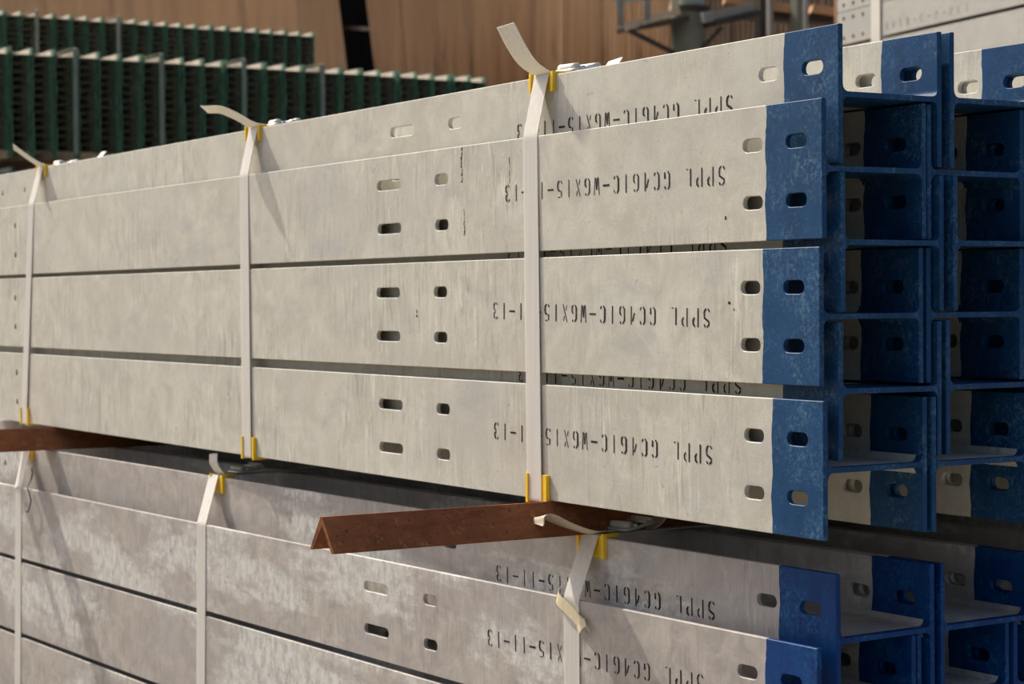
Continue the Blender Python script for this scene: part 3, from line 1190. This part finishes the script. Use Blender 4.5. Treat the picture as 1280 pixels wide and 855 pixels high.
def sheet(px0, px1, lean, lean1, mat, k, pitch=0.12, amp=0.016):
    """corrugated sheet of the wall; its edges pass the photo columns px0, px1 at the top of the frame and lean sideways"""
    def edge(px, lean):
        a, b = atY(px, 0), atY(px + lean * 100, 100)
        sl = (b.x - a.x) / (b.z - a.z)
        return a.x + sl * (ZWT - a.z), a.x + sl * (zw0 - a.z)
    (t0, b0), (t1, b1) = edge(px0, lean), edge(px1, lean1)
    n = max(4, int(abs(t1 - t0) / (pitch / 4)))
    y = WY + 0.02 * (k % 2)
    bm = bmesh.new()
    grid = []
    for i in range(n + 1):
        u = i / n
        wv = amp * math.cos(i * math.pi / 2)
        grid.append([bm.verts.new(Vector((xx, y + wv, zz)) - wo) for xx, zz in ((t0 + (t1 - t0) * u, ZWT), (b0 + (b1 - b0) * u, zw0))])
    for i in range(n):
        bm.faces.new((grid[i][0], grid[i + 1][0], grid[i + 1][1], grid[i][1]))
    bmesh.ops.solidify(bm, geom=bm.faces[:], thickness=0.002)
    return link_mesh('wall_sheet', bm_mesh(bm, 'wall_sheet'), mat, wallE)


L0 = 0.125
xs = [-160, -90, -25, 52, 138, 160, 216, 300, 372, 424]
for i in range(len(xs) - 1):
    sheet(xs[i] - 4, xs[i + 1] + (4 if i < len(xs) - 2 else 0), L0, L0, 'tan_sheet', i)
xs2 = [457, 495, 540, 582, 625, 665, 705, 748, 790, 832, 876]
for i in range(len(xs2) - 1):
    sheet(xs2[i] - (4 if i else 0), xs2[i + 1] + 4, L0 * max(0.0, 1 - i / 5), L0 * max(0.0, 1 - (i + 1) / 5), 'tan_sheet', i)
xs3 = [874, 910, 950, 990, 1030, 1080, 1130]
for i in range(6):
    sheet(xs3[i] - 3, xs3[i + 1] + 3, 0, 0, 'brown_sheet', i)
# opening: recess panels coloured dark for the unlit inside, with a rail across
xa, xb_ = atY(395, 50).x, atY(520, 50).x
for nm, lo, hi in (('painted_shade_recess', (xa - 1, 2.4, 0), (xb_ + 1, 2.5, 1)), ('recess_side', (xa - 1, 0.15, 0), (xa - 0.9, 2.4, 1)), ('recess_side', (xb_ + 0.9, 0.15, 0), (xb_ + 1, 2.4, 1))):
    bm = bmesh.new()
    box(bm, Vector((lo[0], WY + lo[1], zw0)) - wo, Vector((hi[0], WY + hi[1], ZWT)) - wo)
    link_mesh(nm, bm_mesh(bm, nm), 'painted_shade_interior', wallE)
bm = bmesh.new()
bar(bm, atY(415, 34, WY + 0.2) - wo, atY(478, 37, WY + 0.2) - wo, 0.06, 0.08)
link_mesh('cross_rail', bm_mesh(bm, 'cross_rail'), 'dark_steel', wallE)

# ---------------------------------------------------------------- platform tower at upper right
TD = 21.0
PXM = FPX / TD       # pixels per metre there
base = at(861, 427, TD)
base.z = -0.95
tw = empty('platform_tower', base)
tag(tw, 'blurred grey-green steel column carrying a bracketed platform with railing', 'tower')
tinv = Matrix.Translation(-base)


def tpart(nm, mat, items):
    bm = bmesh.new()
    for it in items:
        if it[0] == 'bar':
            _, a, b, da, db, wpx, hpx = it
            bar(bm, tinv @ at(*a, TD + da), tinv @ at(*b, TD + db), wpx / PXM, hpx / PXM)
        elif it[0] == 'cyl':
            _, px, y0, y1, wpx, dd = it
            a, b = at(px, y0, TD + dd), at(px, y1, TD + dd)
            b.x, b.y = a.x, a.y
            if y1 > 300:
                b.z = -0.95
            tube(bm, [tinv @ a, tinv @ b], wpx / PXM / 2, 24)
    return link_mesh(nm, bm_mesh(bm, nm), mat, tw)


tpart('column', 'tower_green', [('cyl', 860, 16, 400, 43, 0)])
tpart('upper_drum', 'tower_pale', [('cyl', 863, -40, 9, 36, 0)])
tpart('collar', 'dark_steel', [('cyl', 862, 9, 16, 50, 0)])
tpart('platform_beam', 'tan_steel', [('bar', (781, 34), (850, 13), -0.45, -0.45, 5, 8)])
tpart('platform_beam', 'tan_steel', [('bar', (842, 14), (846, -30), -0.47, -0.47, 9, 9)])
tpart('deck', 'dark_steel', [('bar', (786, 36), (846, 26), -0.25, 0.0, 60, 6)])
tpart('deck', 'dark_steel', [('bar', (880, 32), (938, 19), -0.1, 0.1, 60, 7)])
tpart('platform_beam', 'grey_steel', [('bar', (878, 22), (942, 10), -0.35, -0.1, 6, 13)])
tpart('brace', 'dark_steel', [('bar', (784, 37), (842, 66), -0.35, -0.1, 5, 5)])
tpart('brace', 'dark_steel', [('bar', (903, 34), (878, 60), -0.2, -0.1, 5, 4)])
tpart('railing_post', 'grey_steel', [('bar', (776, -40), (776, 33), -0.45, -0.45, 6, 6)])
tpart('railing_post', 'grey_steel', [('bar', (809, -40), (809, 26), -0.45, -0.45, 7, 7)])
tpart('railing', 'tower_pale', [('bar', (768, 2), (842, -6), -0.45, -0.45, 4, 5)])

# rack with orange timbers to the right of it
RD = 23.0
rb = at(985, 427, RD)
rb.z = -0.95
rk = empty('timber_rack', rb)
tag(rk, 'blurred steel rack holding orange timber boards behind the blue beam ends', 'rack')
rinv = Matrix.Translation(-rb)
RM = FPX / RD


def rpart(nm, mat, a, b, w, h, da=0.0):
    bm = bmesh.new()
    pa, pb = at(*a, RD + da), at(*b, RD + da)
    if abs(a[0] - b[0]) < 0.5 and b[1] > 300:
        pb.x, pb.y, pb.z = pa.x, pa.y, -0.95
    bar(bm, rinv @ pa, rinv @ pb, w / RM, h / RM)
    o = link_mesh(nm, bm_mesh(bm, nm), mat, rk)
    return o


rpart('post', 'dark_steel', (951, -40), (951, 400), 12, 12)
rpart('post', 'grey_steel', (962, -40), (962, 400), 6, 6, -0.2)
rpart('post', 'tower_green', (997, -40), (997, 400), 13, 13)
rpart('post', 'grey_steel', (1007, -40), (1007, 400), 5, 5, -0.2)
rpart('post', 'orange_timber', (1046, -40), (1046, 400), 4, 5, -0.1)
rpart('board', 'orange_timber', (905, 1), (944, 6), 40, 7, 0.25)
rpart('board', 'orange_timber', (963, 9), (991, 13), 40, 9, 0.25)
rpart('board', 'orange_timber', (1013, 12), (1045, 17), 40, 9, 0.25)
rpart('shelf_beam', 'dark_steel', (890, 17), (1046, 27), 30, 8, 0.35)
